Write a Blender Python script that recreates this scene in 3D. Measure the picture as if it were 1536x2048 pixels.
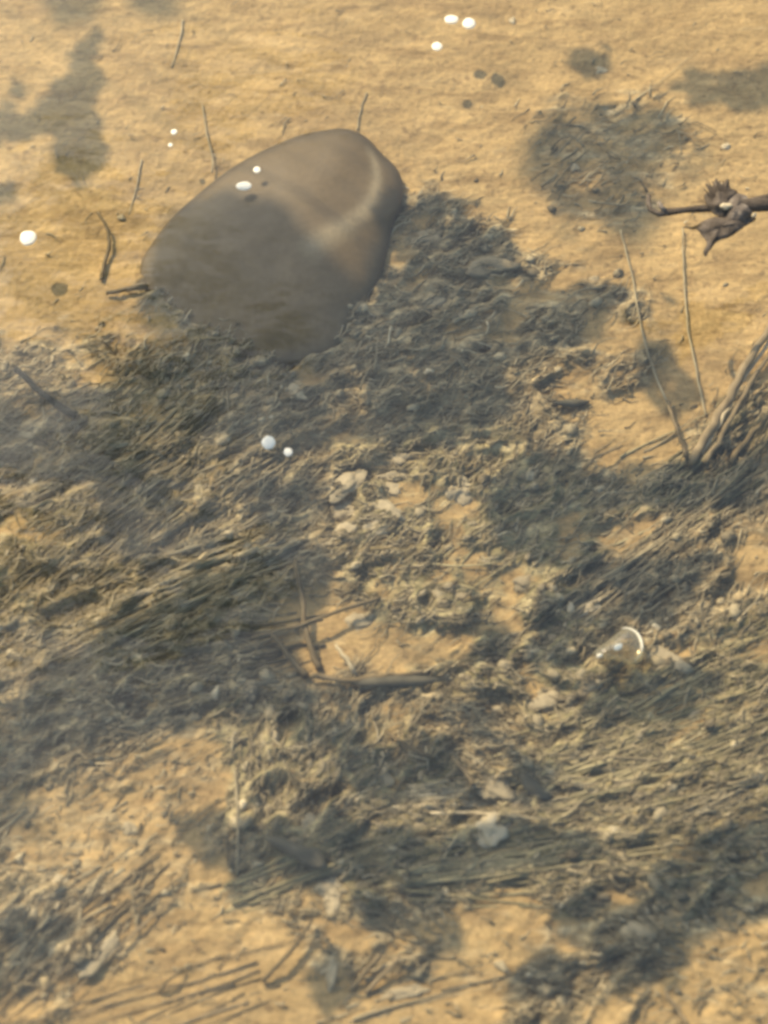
import bpy, math, random
import numpy as np
from mathutils import Vector, noise as mnoise
R = math.radians
random.seed(11); rng = np.random.default_rng(11)
S = bpy.context.scene
for o in list(bpy.data.objects): bpy.data.objects.remove(o)
C = S.collection

# ------------------------------------------------------------------ camera
DIST, TILT, LENS = 1.5, R(30), 66.0
W, H = 1536.0, 2048.0
cam_loc = Vector((0, -DIST*math.sin(TILT), DIST*math.cos(TILT)))
cd = bpy.data.cameras.new('camera'); cam = bpy.data.objects.new('camera', cd); C.objects.link(cam)
cam.location = cam_loc; cam.rotation_euler = (TILT, 0, 0)
cd.lens = LENS; cd.sensor_width = 36; cd.sensor_fit = 'AUTO'; cd.clip_start = .05; cd.clip_end = 200
cd.dof.use_dof = True; cd.dof.focus_distance = 1.60; cd.dof.aperture_fstop = 3.8
S.camera = cam
S.render.resolution_x, S.render.resolution_y = 768, 1024
# ------------------------------------------------------------------ light
SUN_EL, SUN_AZ = R(42), R(130)          # azimuth counted from +X, anticlockwise: the sun is up and to the left
sun_dir = Vector((math.cos(SUN_EL)*math.cos(SUN_AZ), math.cos(SUN_EL)*math.sin(SUN_AZ), math.sin(SUN_EL)))
world = bpy.data.worlds.new('World'); S.world = world; world.use_nodes = True
nt = world.node_tree; nt.nodes.clear()
sky = nt.nodes.new('ShaderNodeTexSky'); sky.sky_type = 'NISHITA'; sky.sun_disc = False
sky.dust_density = 3.0; sky.sun_elevation = SUN_EL; sky.sun_rotation = R(90) - SUN_AZ
bg = nt.nodes.new('ShaderNodeBackground'); bg.inputs['Strength'].default_value = .14
wo = nt.nodes.new('ShaderNodeOutputWorld')
tint = nt.nodes.new('ShaderNodeMix'); tint.data_type = 'RGBA'; tint.blend_type = 'MULTIPLY'; tint.inputs[0].default_value = 1; tint.inputs[7].default_value = (.97, 1, .93, 1)   # warm white balance
nt.links.new(sky.outputs[0], tint.inputs[6]); nt.links.new(tint.outputs[2], bg.inputs[0]); nt.links.new(bg.outputs[0], wo.inputs[0])
sl = bpy.data.lights.new('sun', 'SUN'); sl.energy = 3.7; sl.angle = R(.45); sl.color = (1, .79, .52)
sun = bpy.data.objects.new('sun', sl); C.objects.link(sun)
sun.rotation_euler = (-sun_dir).to_track_quat('-Z', 'Y').to_euler(); sun.location = sun_dir*5
vs = S.view_settings; vs.view_transform = 'Standard'; vs.look = 'None'; vs.gamma = 1; vs.exposure = .55
S.render.engine = 'CYCLES'
try: S.cycles.pixel_filter_type = 'BLACKMAN_HARRIS'; S.cycles.filter_width = 3.2
except Exception: pass

# ------------------------------------------------------------------ helpers
ct, st = math.cos(TILT), math.sin(TILT)
HALF = 18.0/LENS
def G(x, y, z=0.0):
    """point of the ground (height z) seen at photograph position x, y"""
    u = (x - W/2)/(H/2)*HALF; v = -(y - H/2)/(H/2)*HALF
    d = Vector((u, v*ct + st, v*st - ct))
    t = (z - cam_loc.z)/d.z
    return cam_loc + d*t
def pix(X, Y, Z=0.0):
    dx = X; dy = Y - cam_loc.y; dz = Z - cam_loc.z
    vy = dy*ct + dz*st; depth = dy*st - dz*ct
    return W/2 + dx/depth/HALF*H/2, H/2 - vy/depth/HALF*H/2
PX = (G(868, 1024) - G(668, 1024)).length/200      # metres per photograph pixel near the middle

def build(name, verts, faces, mats, parent=None, smooth=True, attrs=None, mi=None):
    me = bpy.data.meshes.new(name); me.from_pydata([tuple(v) for v in verts], [], faces)
    if not isinstance(mats, (list, tuple)): mats = [mats]
    for m in mats: me.materials.append(m)
    if smooth: me.polygons.foreach_set('use_smooth', [True]*len(me.polygons))
    if mi is not None: me.polygons.foreach_set('material_index', mi)
    for k, v in (attrs or {}).items():
        a = me.attributes.new(k, 'FLOAT', 'POINT'); a.data.foreach_set('value', np.asarray(v, dtype=np.float32))
    me.update()
    o = bpy.data.objects.new(name, me); C.objects.link(o)
    if parent: o.parent = parent
    return o
def tag(o, label=None, cat=None, group=None, kind=None):
    if label: o['label'] = label
    if cat: o['category'] = cat
    if group: o['group'] = group
    if kind: o['kind'] = kind
    return o
def empty(name, loc, label, cat, group=None):
    o = bpy.data.objects.new(name, None); C.objects.link(o); o.location = loc; o.empty_display_size = .01
    return tag(o, label, cat, group)

class NG:
    def __init__(s, name):
        s.m = bpy.data.materials.new(name); s.m.use_nodes = True; s.t = s.m.node_tree
        s.b = s.t.nodes['Principled BSDF']; s.out = s.t.nodes['Material Output']
    def n(s, typ, **kw):
        n = s.t.nodes.new(typ)
        for k, v in kw.items():
            if k in ('operation', 'blend_type', 'data_type', 'feature', 'attribute_name', 'noise_dimensions', 'distance'): setattr(n, k, v)
            else: n.inputs[k.replace('_', ' ')].default_value = v
        return n
    def l(s, a, b): s.t.links.new(a, b)
    def coords(s, scale=(1, 1, 1), rot=0):
        tc = s.n('ShaderNodeTexCoord'); mp = s.n('ShaderNodeMapping'); s.l(tc.outputs['Object'], mp.inputs[0])
        mp.inputs['Scale'].default_value = scale; mp.inputs['Rotation'].default_value = (0, 0, rot); return mp.outputs[0]
    def noise(s, co, scale, detail=6, rough=.6, dist=0):
        n = s.n('ShaderNodeTexNoise', Scale=scale, Detail=detail, Roughness=rough, Distortion=dist); s.l(co, n.inputs['Vector']); return n.outputs[0]
    def ramp(s, f, stops):
        r = s.t.nodes.new('ShaderNodeValToRGB'); e = r.color_ramp.elements
        while len(e) < len(stops): e.new(.5)
        for i, (p, c) in enumerate(stops):
            e[i].position = p; e[i].color = (*c, 1) if len(c) == 3 else c
        s.l(f, r.inputs[0]); return r.outputs[0]
    def mix(s, f, a, b, bt='MIX'):
        m = s.n('ShaderNodeMix', data_type='RGBA', blend_type=bt)
        for i, v in ((0, f), (6, a), (7, b)):
            if isinstance(v, (int, float)): m.inputs[i].default_value = v
            elif isinstance(v, tuple): m.inputs[i].default_value = (*v, 1)
            else: s.l(v, m.inputs[i])
        return m.outputs[2]
    def math(s, op, a, b=0.0, clamp=False):
        m = s.n('ShaderNodeMath', operation=op); m.use_clamp = clamp
        for i, v in ((0, a), (1, b)):
            if isinstance(v, (int, float)): m.inputs[i].default_value = v
            else: s.l(v, m.inputs[i])
        return m.outputs[0]
    def attr(s, name):
        a = s.n('ShaderNodeAttribute', attribute_name=name); return a.outputs['Fac']
    def bump(s, h, strength, dist):
        b = s.n('ShaderNodeBump', Strength=strength, Distance=dist); s.l(h, b.inputs['Height']); s.l(b.outputs[0], s.b.inputs['Normal'])
    def fin(s, col=None, rough=.8, spec=.2):
        if col is not None:
            if isinstance(col, tuple): s.b.inputs['Base Color'].default_value = (*col, 1)
            else: s.l(col, s.b.inputs['Base Color'])
        s.b.inputs['Roughness'].default_value = rough; s.b.inputs['Specular IOR Level'].default_value = spec
        return s.m

# ------------------------------------------------------------------ fields over the ground, drawn in photograph pixels
FW, FH, PADP = 256, 344, 3
def smooth_noise(x, y, cell, seed, octaves=3, gain=.5):
    """value noise at arrays x, y"""
    out = np.zeros_like(x, dtype=np.float64); amp, tot = 1.0, 0.0
    for k in range(octaves):
        g = np.random.default_rng(seed + 17*k).random((256, 256))
        u = x/cell + 91.7*k; v = y/cell + 37.3*k
        i = np.floor(u).astype(int); j = np.floor(v).astype(int); fu = u - i; fv = v - j
        fu = fu*fu*(3 - 2*fu); fv = fv*fv*(3 - 2*fv)
        a = g[i % 256, j % 256]; b = g[(i+1) % 256, j % 256]; c = g[i % 256, (j+1) % 256]; d = g[(i+1) % 256, (j+1) % 256]
        out += amp*((a*(1-fu) + b*fu)*(1-fv) + (c*(1-fu) + d*fu)*fv); tot += amp
        amp *= gain; cell = cell/2.03
    return out/tot
CELL = 8.0
gx = np.arange(-200, 1744, CELL); gy = np.arange(-200, 2256, CELL)
GX, GY = np.meshgrid(gx, gy)
def inside(poly, X, Y):
    r = np.zeros(X.shape, bool); n = len(poly)
    for i in range(n):
        x0, y0 = poly[i]; x1, y1 = poly[(i+1) % n]
        if y0 == y1: continue
        c = ((Y >= min(y0, y1)) & (Y < max(y0, y1))) & (X < (x1-x0)*(Y-y0)/(y1-y0) + x0)
        r ^= c
    return r
def blur(a, n):
    for _ in range(n):
        p = np.pad(a, 1, mode='edge'); a = (p[:-2, 1:-1] + p[2:, 1:-1] + 2*p[1:-1, 1:-1])/4
        p = np.pad(a, 1, mode='edge'); a = (p[1:-1, :-2] + p[1:-1, 2:] + 2*p[1:-1, 1:-1])/4
    return a
wob = (smooth_noise(GX + 500, GY + 500, 70, 5) - .5)*110; wob2 = (smooth_noise(GX + 900, GY + 700, 70, 6) - .5)*110
def field(polys, base=0.0, soft=3, warp=1.0):
    a = np.full(GX.shape, float(base))
    for p, v in polys: a = np.where(inside(p, GX + wob*warp, GY + wob2*warp), v, a)
    return blur(a, soft)
def sample(f, x, y):
    u = np.clip((x - gx[0])/CELL, 0, len(gx)-1.001); v = np.clip((y - gy[0])/CELL, 0, len(gy)-1.001)
    i = np.floor(u).astype(int); j = np.floor(v).astype(int); fu = u-i; fv = v-j
    return (f[j, i]*(1-fu) + f[j, i+1]*fu)*(1-fv) + (f[j+1, i]*(1-fu) + f[j+1, i+1]*fu)*fv

# how much crumbly silt and weed litter lies on the sand
ROUGH = field([
    ([(-200, 700), (180, 640), (300, 560), (420, 640), (700, 560), (830, 360), (960, 390), (1060, 520), (1300, 600), (1330, 720), (1180, 800), (1180, 900), (1400, 860), (1460, 760), (1744, 560), (1744, 2256), (1180, 2256), (1000, 2100), (880, 1960), (640, 1950), (560, 1830), (300, 1800), (120, 2000), (-200, 2256)], .8),
    
    ([(640, 880), (860, 860), (960, 960), (1000, 1100), (900, 1230), (700, 1180), (640, 1080)], 1.0),
    ([(900, 1180), (1180, 1180), (1180, 1500), (760, 1480), (880, 1330)], 1.0),
    ([(430, 1400), (700, 1400), (720, 1640), (500, 1680), (400, 1560)], 1.0),
    ([(-20, 1620), (120, 1540), (300, 1470), (420, 1450), (460, 1600), (400, 1700), (330, 1780), (60, 1780)], .36),
    ([(1040, 200), (1330, 180), (1400, 300), (1260, 460), (1100, 440)], .38),
    ([(530, 1250), (560, 1190), (640, 1160), (720, 1190), (780, 1240), (900, 1225), (960, 1270), (930, 1330), (800, 1350), (680, 1345), (570, 1325)], .14),
    ([(1160, 860), (1300, 830), (1400, 850), (1380, 900), (1290, 950), (1180, 950)], .08),
    ([(380, 1540), (440, 1530), (460, 1620), (420, 1640)], .15), ([(640, 1400), (690, 1400), (740, 1450), (700, 1460)], .2),
    ([(1160, 660), (1290, 660), (1290, 710), (1180, 720)], .1), ([(1000, 1310), (1060, 1330), (1130, 1400), (1080, 1420)], .25),
    ([(920, 1800), (1110, 1780), (1080, 1900), (1000, 2100), (880, 2100), (860, 1900)], .2),
    ([(1330, 1850), (1536, 1820), (1744, 1900), (1744, 2256), (1250, 2256)], .3),
    ([(260, 1800), (480, 1760), (600, 1900), (420, 1960), (200, 1950)], .22),
], .06, 4)
_h = smooth_noise(GX + 300, GY*1.5 + 800, 120, 71, 4, .6); _h = np.clip((_h - .60)/.06, 0, 1)*(1 - blur(inside([(60, 1130), (640, 1060), (640, 1440), (-100, 1560), (-100, 1300)], GX, GY).astype(float), 4))     # ragged gaps where the sand shows
ROUGH = np.where(ROUGH > .5, ROUGH*(1 - .75*blur(_h, 1)), ROUGH)
# greenish-grey film of algae
ALGAE = field([
    ([(640, 870), (1000, 860), (1180, 980), (1200, 1400), (800, 1400), (700, 1180)], .8),
    ([(400, 1400), (900, 1440), (1000, 1800), (640, 1800), (430, 1640)], .9),
    ([(1050, 1400), (1600, 1200), (1600, 1640), (900, 1700)], .9),
    ([(-100, 1000), (400, 1000), (620, 900), (600, 1400), (-100, 1500)], .45),
    ([(900, 1650), (1560, 1640), (1560, 1850), (900, 1850)], .5),
], .12, 8)
# shade that falls on the bed, by how much of the sun it takes
STONE = [(640, 262), (690, 258), (730, 273), (765, 308), (795, 340), (806, 375), (803, 412), (788, 445), (776, 495), (760, 560), (735, 602), (708, 640), (690, 690), (650, 712), (600, 724), (540, 726), (480, 708), (420, 686), (360, 652), (312, 615), (284, 570), (280, 530), (302, 488), (340, 440), (390, 392), (440, 352), (490, 320), (550, 290), (600, 270)]
SHADE = [
    ([(60, -60), (200, -60), (180, 34), (100, 30)], .75), ([(245, -60), (360, -60), (340, 18), (260, 14)], .8),
    ([(128, 140), (165, 60), (186, 70), (192, 130), (165, 196), (188, 236), (208, 296), (150, 362), (108, 328), (104, 244), (50, 252), (-40, 290), (-40, 220), (60, 200), (104, 178)], .9),
    ([(-40, 150), (40, 158), (40, 200), (-40, 215)], .6), ([(-40, 345), (36, 365), (56, 395), (20, 402), (-40, 385)], .5),
    ([(318, 440), (390, 404), (520, 430), (600, 480), (680, 540), (740, 600), (700, 660), (660, 760), (640, 880), (500, 880), (430, 870), (380, 820), (420, 740), (300, 640), (270, 560)], .95),
    ([(-100, 780), (120, 800), (250, 760), (330, 690), (440, 700), (430, 860), (300, 900), (260, 960), (100, 960), (-100, 900)], .85),
    ([(260, 940), (420, 960), (440, 1080), (300, 1120), (200, 1040)], .45), ([(480, 940), (640, 930), (640, 1060), (520, 1060)], .4),
    ([(520, 1074), (650, 1100), (620, 1190), (560, 1262), (600, 1330), (640, 1400), (430, 1424), (280, 1450), (100, 1500), (-100, 1540), (-100, 1430), (60, 1380), (140, 1290), (250, 1215), (420, 1130)], .97),
    ([(-100, 1500), (60, 1500), (60, 1640), (-100, 1660)], .6),
    ([(822, 392), (900, 364), (944, 380), (900, 432), (1000, 458), (1040, 520), (1084, 574), (1246, 596), (1196, 652), (1080, 700), (1010, 722), (1014, 820), (880, 860), (640, 884), (720, 800), (690, 680), (756, 610), (780, 520), (790, 440)], .8),
    ([(940, 570), (1250, 592), (1196, 660), (1010, 722), (850, 704), (840, 650)], 1.0),
    ([(1100, 790), (1190, 795), (1160, 816), (1110, 812)], .6),
    ([(960, 930), (1060, 860), (1160, 900), (1160, 960), (1290, 900), (1420, 930), (1600, 840), (1600, 960), (1400, 990), (1200, 1010), (1190, 1120), (1060, 1120), (1010, 1080)], .9),
    ([(1060, 200), (1200, 180), (1340, 200), (1400, 300), (1340, 350), (1270, 460), (1100, 440), (1040, 320)], .5),
    ([(1210, 250), (1260, 206), (1330, 214), (1380, 250), (1300, 290), (1240, 340), (1200, 300)], .8),
    ([(1340, 150), (1370, 108), (1430, 140), (1640, 116), (1640, 200), (1480, 196), (1380, 190)], .85),
    ([(1140, 74), (1200, 66), (1220, 108), (1180, 130), (1140, 110)], .6),
    ([(1280, 560), (1350, 560), (1350, 590), (1290, 590)], .35),
    ([(1290, 690), (1340, 690), (1400, 800), (1330, 810), (1260, 760)], .65),
    ([(1250, 1340), (1420, 1330), (1390, 1420), (1200, 1440), (1190, 1400)], .8),
    ([(680, 1500), (900, 1490), (950, 1560), (900, 1590), (690, 1584)], .92),
    ([(500, 1630), (640, 1620), (760, 1680), (1000, 1660), (1200, 1670), (1210, 1716), (1000, 1740), (830, 1780), (640, 1740), (620, 1770), (520, 1720), (470, 1800), (440, 1760), (480, 1680)], .75),
    ([(680, 1790), (880, 1780), (920, 1880), (860, 1890)], .6),
    ([(1110, 1840), (1170, 1800), (1290, 1770), (1340, 1720), (1600, 1600), (1600, 1790), (1440, 1830), (1330, 1960), (1240, 1960), (1190, 1900)], .9),
    ([(1010, 1950), (1070, 1890), (1130, 1910), (1110, 1960), (1020, 1975)], .75),
    ([(-60, 1830), (60, 1810), (150, 1840), (70, 1930), (-60, 1960)], .6),
    ([(1080, 1200), (1200, 1120), (1420, 1120), (1330, 1230), (1200, 1260), (1150, 1330), (1060, 1340)], .65),
    ([(340, 1620), (440, 1600), (460, 1740), (380, 1720)], .7), ([(600, 1920), (670, 1890), (690, 1960), (640, 1990)], .6),
    ([(560, 1400), (700, 1380), (700, 1480), (600, 1500)], .55), ([(1020, 1490), (1100, 1540), (1090, 1600), (1030, 1580)], .6),
    ([(920, 1250), (1010, 1240), (1000, 1300), (930, 1290)], .4), ([(900, 1400), (1000, 1420), (980, 1470), (880, 1450)], .4),
]

# direction of the current-combed weed, degrees anticlockwise from the picture's right
FLOW = [(0, 1200, 40), (300, 1000, 40), (500, 900, 35), (600, 1000, 30), (300, 1180, 26), (500, 1120, 22), (200, 1350, 18), (500, 1300, 12), (50, 1500, 30), (100, 1900, 42), (300, 1750, 45), (300, 1980, 22), (600, 1950, 15), (700, 1700, 20), (700, 1450, 60), (550, 1550, 80), (900, 1640, 5), (1100, 1620, 8), (1350, 1600, 18), (1500, 1450, 28), (1300, 1450, 24), (1250, 1200, 38), (1450, 1100, 42), (1450, 900, 55), (1500, 700, 58), (900, 1100, 35), (900, 1300, 20), (1000, 1400, -20), (1000, 650, 15), (900, 780, 30), (750, 1000, 10), (300, 800, 42), (150, 850, 20), (1250, 300, 25), (1300, 1800, -30), (1200, 1950, 20), (800, 1950, 20), (800, 1850, -35), (600, 1250, 15), (1200, 950, 30)]
FL = np.array(FLOW, float)
def flow(x, y):
    w = 1/(((FL[:, 0]-x)**2 + (FL[:, 1]-y)**2) + 900)**1.5; a = np.radians(FL[:, 2])
    return math.atan2((w*np.sin(a)).sum(), (w*np.cos(a)).sum())

# ------------------------------------------------------------------ the bed
def bed_height(X, Y):
    px_, py_ = pix(X, Y); r = sample(ROUGH, px_, py_)
    u = (X*math.cos(.5) + Y*math.sin(.5)); v = (-X*math.sin(.5) + Y*math.cos(.5))
    big = (smooth_noise(X+3, Y+3, .16, 1, 3) - .5)*.020
    rip = (smooth_noise(u*.45+3, v+3, .020, 2, 3) - .5)*.0042
    n1 = smooth_noise(u*.7+5, v+5, .021, 3, 2); n2 = smooth_noise(u*.75+7, v+7, .0085, 4, 3, .6)
    clod = np.clip(1 - np.abs(2*n1 - 1)*2.2, 0, 1)*.011 + (n1 - .5)*.013 + (n2 - .5)*.0095
    fine = (smooth_noise(X+1, Y+1, .0038, 9, 2) - .5)*.0012
    return big + rip*(.6 - r*.2) + .8*clod*r**1.3 + fine
NX, NY = 760, 1000
def axis(lo, hi, n, far, m):
    inner = np.linspace(lo, hi, n); s = (hi-lo)/n; t = np.linspace(0, 1, m+1)[1:]
    ext = s*m*t + far*t**4
    return np.concatenate([(lo - ext)[::-1], inner, hi + ext])
ax = axis(-.38, .38, NX, 30, 24); ay = axis(-.50, .58, NY, 30, 24)
AX, AY = np.meshgrid(ax, ay); AZ = bed_height(AX, AY)
nx, ny = len(ax), len(ay)
me = bpy.data.meshes.new('stream_bed')
co = np.stack([AX, AY, AZ], -1).reshape(-1, 3)
idx = np.arange(nx*ny).reshape(ny, nx)
quads = np.stack([idx[:-1, :-1], idx[:-1, 1:], idx[1:, 1:], idx[1:, :-1]], -1).reshape(-1, 4)
me.vertices.add(len(co)); me.vertices.foreach_set('co', co.ravel())
me.loops.add(quads.size); me.loops.foreach_set('vertex_index', quads.ravel())
me.polygons.add(len(quads)); me.polygons.foreach_set('loop_start', np.arange(0, quads.size, 4)); me.polygons.foreach_set('loop_total', np.full(len(quads), 4))
me.polygons.foreach_set('use_smooth', np.ones(len(quads), bool)); me.update(calc_edges=True)
ppx, ppy = pix(AX, AY)
for nm, f in (('silt', ROUGH), ('algae', ALGAE)):
    a = me.attributes.new(nm, 'FLOAT', 'POINT'); a.data.foreach_set('value', sample(f, ppx, ppy).astype(np.float32).ravel())
g = NG('sand_and_silt'); c = g.coords(); cs = g.coords((.5, 1.3, 1), R(-28))
n_big = g.noise(c, 9, 5, .6); n_mid = g.noise(cs, 55, 6, .65, .4); n_fine = g.noise(c, 330, 4, .7)
ch = g.coords((.42, 1.5, 1), R(6)); n_st = g.noise(ch, 38, 6, .68, .6)
sand = g.ramp(n_st, [(.30, (.22, .15, .068)), (.41, (.35, .245, .115)), (.50, (.46, .33, .155)), (.60, (.52, .37, .175)), (.74, (.60, .45, .24))])
sand = g.mix(g.ramp(n_big, [(.35, (0, 0, 0)), (.62, (.6, .6, .6))]), sand, (.33, .232, .108))
silt = g.ramp(n_mid, [(.30, (.10, .08, .045)), (.43, (.23, .185, .11)), (.54, (.34, .275, .165)), (.62, (.46, .375, .225)), (.72, (.62, .50, .31))])
alg = g.ramp(n_mid, [(.30, (.09, .082, .042)), (.44, (.21, .185, .10)), (.54, (.32, .275, .155)), (.64, (.46, .39, .23)), (.75, (.58, .49, .30))])
s1 = g.math('ADD', g.attr('silt'), g.math('MULTIPLY', g.math('SUBTRACT', n_mid, .5), 1.6), True)
s1 = g.ramp(s1, [(.25, (0, 0, 0)), (.62, (1, 1, 1))])
a1 = g.ramp(g.math('ADD', g.attr('algae'), g.math('MULTIPLY', g.math('SUBTRACT', n_big, .5), 1.5)), [(.25, (0, 0, 0)), (.8, (1, 1, 1))])
col = g.mix(s1, sand, g.mix(a1, silt, alg))
col = g.mix(g.ramp(g.noise(ch, 16, 6, .75, .8), [(.52, (0, 0, 0)), (.64, (.6, .6, .6))]), col, (.27, .19, .095))   # brown scum drifted over the sand
crumb = g.noise(cs, 105, 5, .72, 1.2)
col = g.mix(g.math('ADD', g.math('MULTIPLY', s1, .6), .28), col, g.ramp(crumb, [(.35, (.50, .48, .44)), (.47, (.86, .85, .82)), (.55, (1.05, 1.05, 1.03)), (.65, (1.6, 1.56, 1.46))]), 'MULTIPLY')
fl = g.ramp(n_fine, [(.34, (.72, .70, .66)), (.5, (1, 1, 1)), (.68, (1.12, 1.12, 1.1))])
col = g.mix(.55, col, fl, 'MULTIPLY')
n_sp = g.noise(c, 120, 3, .5)
col = g.mix(g.ramp(n_sp, [(.60, (0, 0, 0)), (.68, (.6, .6, .6))]), col, (.19, .13, .065))
g.bump(g.math('ADD', n_fine, g.math('MULTIPLY', n_mid, 2)), .4, .0012)
M_bed = g.fin(col, .85, .15); me.materials.append(M_bed)
bed = bpy.data.objects.new('stream_bed', me); C.objects.link(bed); tag(bed, kind='structure')
# quick height lookup
def hz(x, y): 
    return float(bed_height(np.array([x]), np.array([y]))[0])
def on(x, y, lift=0.0):
    p = G(x, y); z = hz(p.x, p.y); p = G(x, y, z + lift); return p

# ------------------------------------------------------------------ water
WZ = .034
g = NG('clear_water'); c = g.coords((1, 1.6, 1), .4)
tr = g.n('ShaderNodeBsdfTransparent', Color=(.97, .975, .95, 1)); gl = g.n('ShaderNodeBsdfGlossy', Roughness=.12)
mx = g.n('ShaderNodeMixShader')
bp = g.n('ShaderNodeBump', Strength=.35, Distance=.004); g.l(g.noise(c, 22, 2, .4), bp.inputs['Height'])
g.l(bp.outputs[0], gl.inputs['Normal'])
mx.inputs[0].default_value = .06; g.l(tr.outputs[0], mx.inputs[1]); g.l(gl.outputs[0], mx.inputs[2]); g.l(mx.outputs[0], g.out.inputs['Surface'])
g.t.nodes.remove(g.b)
water = build('water', [(-30, -30, WZ), (30, -30, WZ), (30, 30, WZ), (-30, 30, WZ)], [(0, 1, 2, 3)], g.m); tag(water, kind='structure')

# ------------------------------------------------------------------ strand building
def frames(pts):
    out = []
    for i in range(len(pts)):
        a = pts[max(i-1, 0)]; b = pts[min(i+1, len(pts)-1)]; t = (b-a).normalized()
        s = t.cross(Vector((0, 0, 1)));
        if s.length < 1e-4: s = Vector((1, 0, 0))
        s.normalize(); out.append((t, s, s.cross(t)))
    return out
class MB:
    def __init__(s): s.v = []; s.f = []; s.tone = []
    def tube(s, pts, r0, r1=None, n=3, flat=1.0, tone=.5, belly=False, knob=0.0):
        pts = [Vector(p) for p in pts]
        if r1 is None: r1 = r0
        b = len(s.v); m = len(pts)
        for i, (p, (t, sd, up)) in enumerate(zip(pts, frames(pts))):
            k = i/(m-1); r = r0 + (r1-r0)*k
            if belly: r = r0*(.25 + .75*math.sin(math.pi*min(1, max(0, k*.92+.04))))
            if knob: r *= 1 + random.uniform(-knob, knob)
            for j in range(n):
                a = 2*math.pi*j/n
                s.v.append(p + sd*(r*math.cos(a)) + up*(r*flat*math.sin(a))); s.tone.append(tone)
        for i in range(m-1):
            for j in range(n):
                s.f.append((b+i*n+j, b+i*n+(j+1) % n, b+(i+1)*n+(j+1) % n, b+(i+1)*n+j))
        s.f.append(tuple(b+j for j in range(n))[::-1]); s.f.append(tuple(b+(m-1)*n+j for j in range(n)))
    def blob(s, c, rx, ry, rz, rot=0, rough=.18, seed=0, tone=.5, nu=12, nv=8):
        b = len(s.v); cr, sr = math.cos(rot), math.sin(rot)
        for i in range(nv+1):
            th = math.pi*i/nv
            for j in range(nu):
                ph = 2*math.pi*j/nu; d = Vector((math.sin(th)*math.cos(ph), math.sin(th)*math.sin(ph), math.cos(th)))
                k = 1 + rough*mnoise.noise(d*1.3 + Vector((seed*3.1, seed, 0)))*2 + rough*.5*mnoise.noise(d*3.2 + Vector((seed, 0, 5)))
                x, y, z = d.x*rx*k, d.y*ry*k, d.z*rz*k
                s.v.append(Vector(c) + Vector((x*cr - y*sr, x*sr + y*cr, z))); s.tone.append(tone)
        for i in range(nv):
            for j in range(nu): s.f.append((b+i*nu+j, b+(i+1)*nu+j, b+(i+1)*nu+(j+1) % nu, b+i*nu+(j+1) % nu))
    def done(s, name, mat, parent=None, smooth=True):
        v = s.v
        if parent is not None: v = [p - parent.location for p in v]
        return build(name, v, s.f, mat, parent, smooth, {'tone': s.tone})
def plant_mat(name, stops, rough=.65, trans=.0):
    g = NG(name); co_ = g.coords()
    f = g.math('ADD', g.attr('tone'), g.math('MULTIPLY', g.math('SUBTRACT', g.noise(co_, 130, 4, .6), .5), .5))
    return g.fin(g.ramp(f, stops), rough, .25)
M_weed = plant_mat('weed_strands', [(.05, (.10, .082, .05)), (.3, (.20, .165, .10)), (.55, (.31, .26, .16)), (.78, (.45, .375, .235)), (.97, (.60, .51, .34))])
M_olive = plant_mat('olive_weed', [(.05, (.10, .088, .045)), (.3, (.20, .175, .095)), (.55, (.31, .265, .15)), (.78, (.43, .365, .205)), (.97, (.56, .475, .29))])
M_twig = plant_mat('wet_bark', [(.1, (.08, .06, .03)), (.45, (.17, .13, .07)), (.9, (.33, .255, .15))])
M_dark = plant_mat('dark_rotten_leaf', [(.1, (.035, .035, .028)), (.5, (.075, .07, .05)), (.9, (.14, .125, .085))])
M_grey = plant_mat('weathered_grey_stem', [(.1, (.04, .033, .026)), (.4, (.10, .083, .066)), (.6, (.16, .135, .11)), (.9, (.40, .35, .28))])
M_grey.node_tree.nodes['Principled BSDF'].inputs['Roughness'].default_value = .9
_t = M_grey.node_tree; _n = _t.nodes.new('ShaderNodeTexNoise'); _n.inputs['Scale'].default_value = 420; _n.inputs['Detail'].default_value = 5; _b = _t.nodes.new('ShaderNodeBump'); _b.inputs['Distance'].default_value = .0015; _b.inputs['Strength'].default_value = .9
_c = _t.nodes.new('ShaderNodeTexCoord'); _t.links.new(_c.outputs['Object'], _n.inputs['Vector']); _t.links.new(_n.outputs[0], _b.inputs['Height']); _t.links.new(_b.outputs[0], _t.nodes['Principled BSDF'].inputs['Normal'])

def ang_pts(x, y, a, L, n, z0, z1, wav=.1, flowy=.0, hug=True, bare=False):
    """a wavering line on the bed that starts at photograph point x, y and runs L pixels at angle a"""
    pts = []; ph = random.uniform(0, 6.28); cur = a
    for i in range(n+1):
        k = i/n; p = G(x, y); z = (hz(p.x, p.y) if hug else 0) + z0 + (z1-z0)*k
        pts.append(G(x, y, z))
        if flowy: 
            fa = flow(x, y); dlt = (fa-cur+math.pi/2) % math.pi - math.pi/2; cur += dlt*flowy
        aa = cur + wav*math.sin(ph + k*4); x += L/n*math.cos(aa); y -= L/n*math.sin(aa)
    if bare:
        for k in range(2, len(pts)):
            q = pix(pts[k].x, pts[k].y, pts[k].z)
            if float(sample(ROUGH, np.array([q[0]]), np.array([q[1]]))[0]) < .3: return pts[:k]
    return pts
# hz one by one is slow: a lookup grid for strands
HG = bed_height(*np.meshgrid(np.linspace(-.55, .55, 551), np.linspace(-.6, .75, 676)))
def hz(x, y):
    i = min(max(int((x+.55)/.002), 0), 550); j = min(max(int((y+.6)/.002), 0), 675); return float(HG[j, i])

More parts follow.
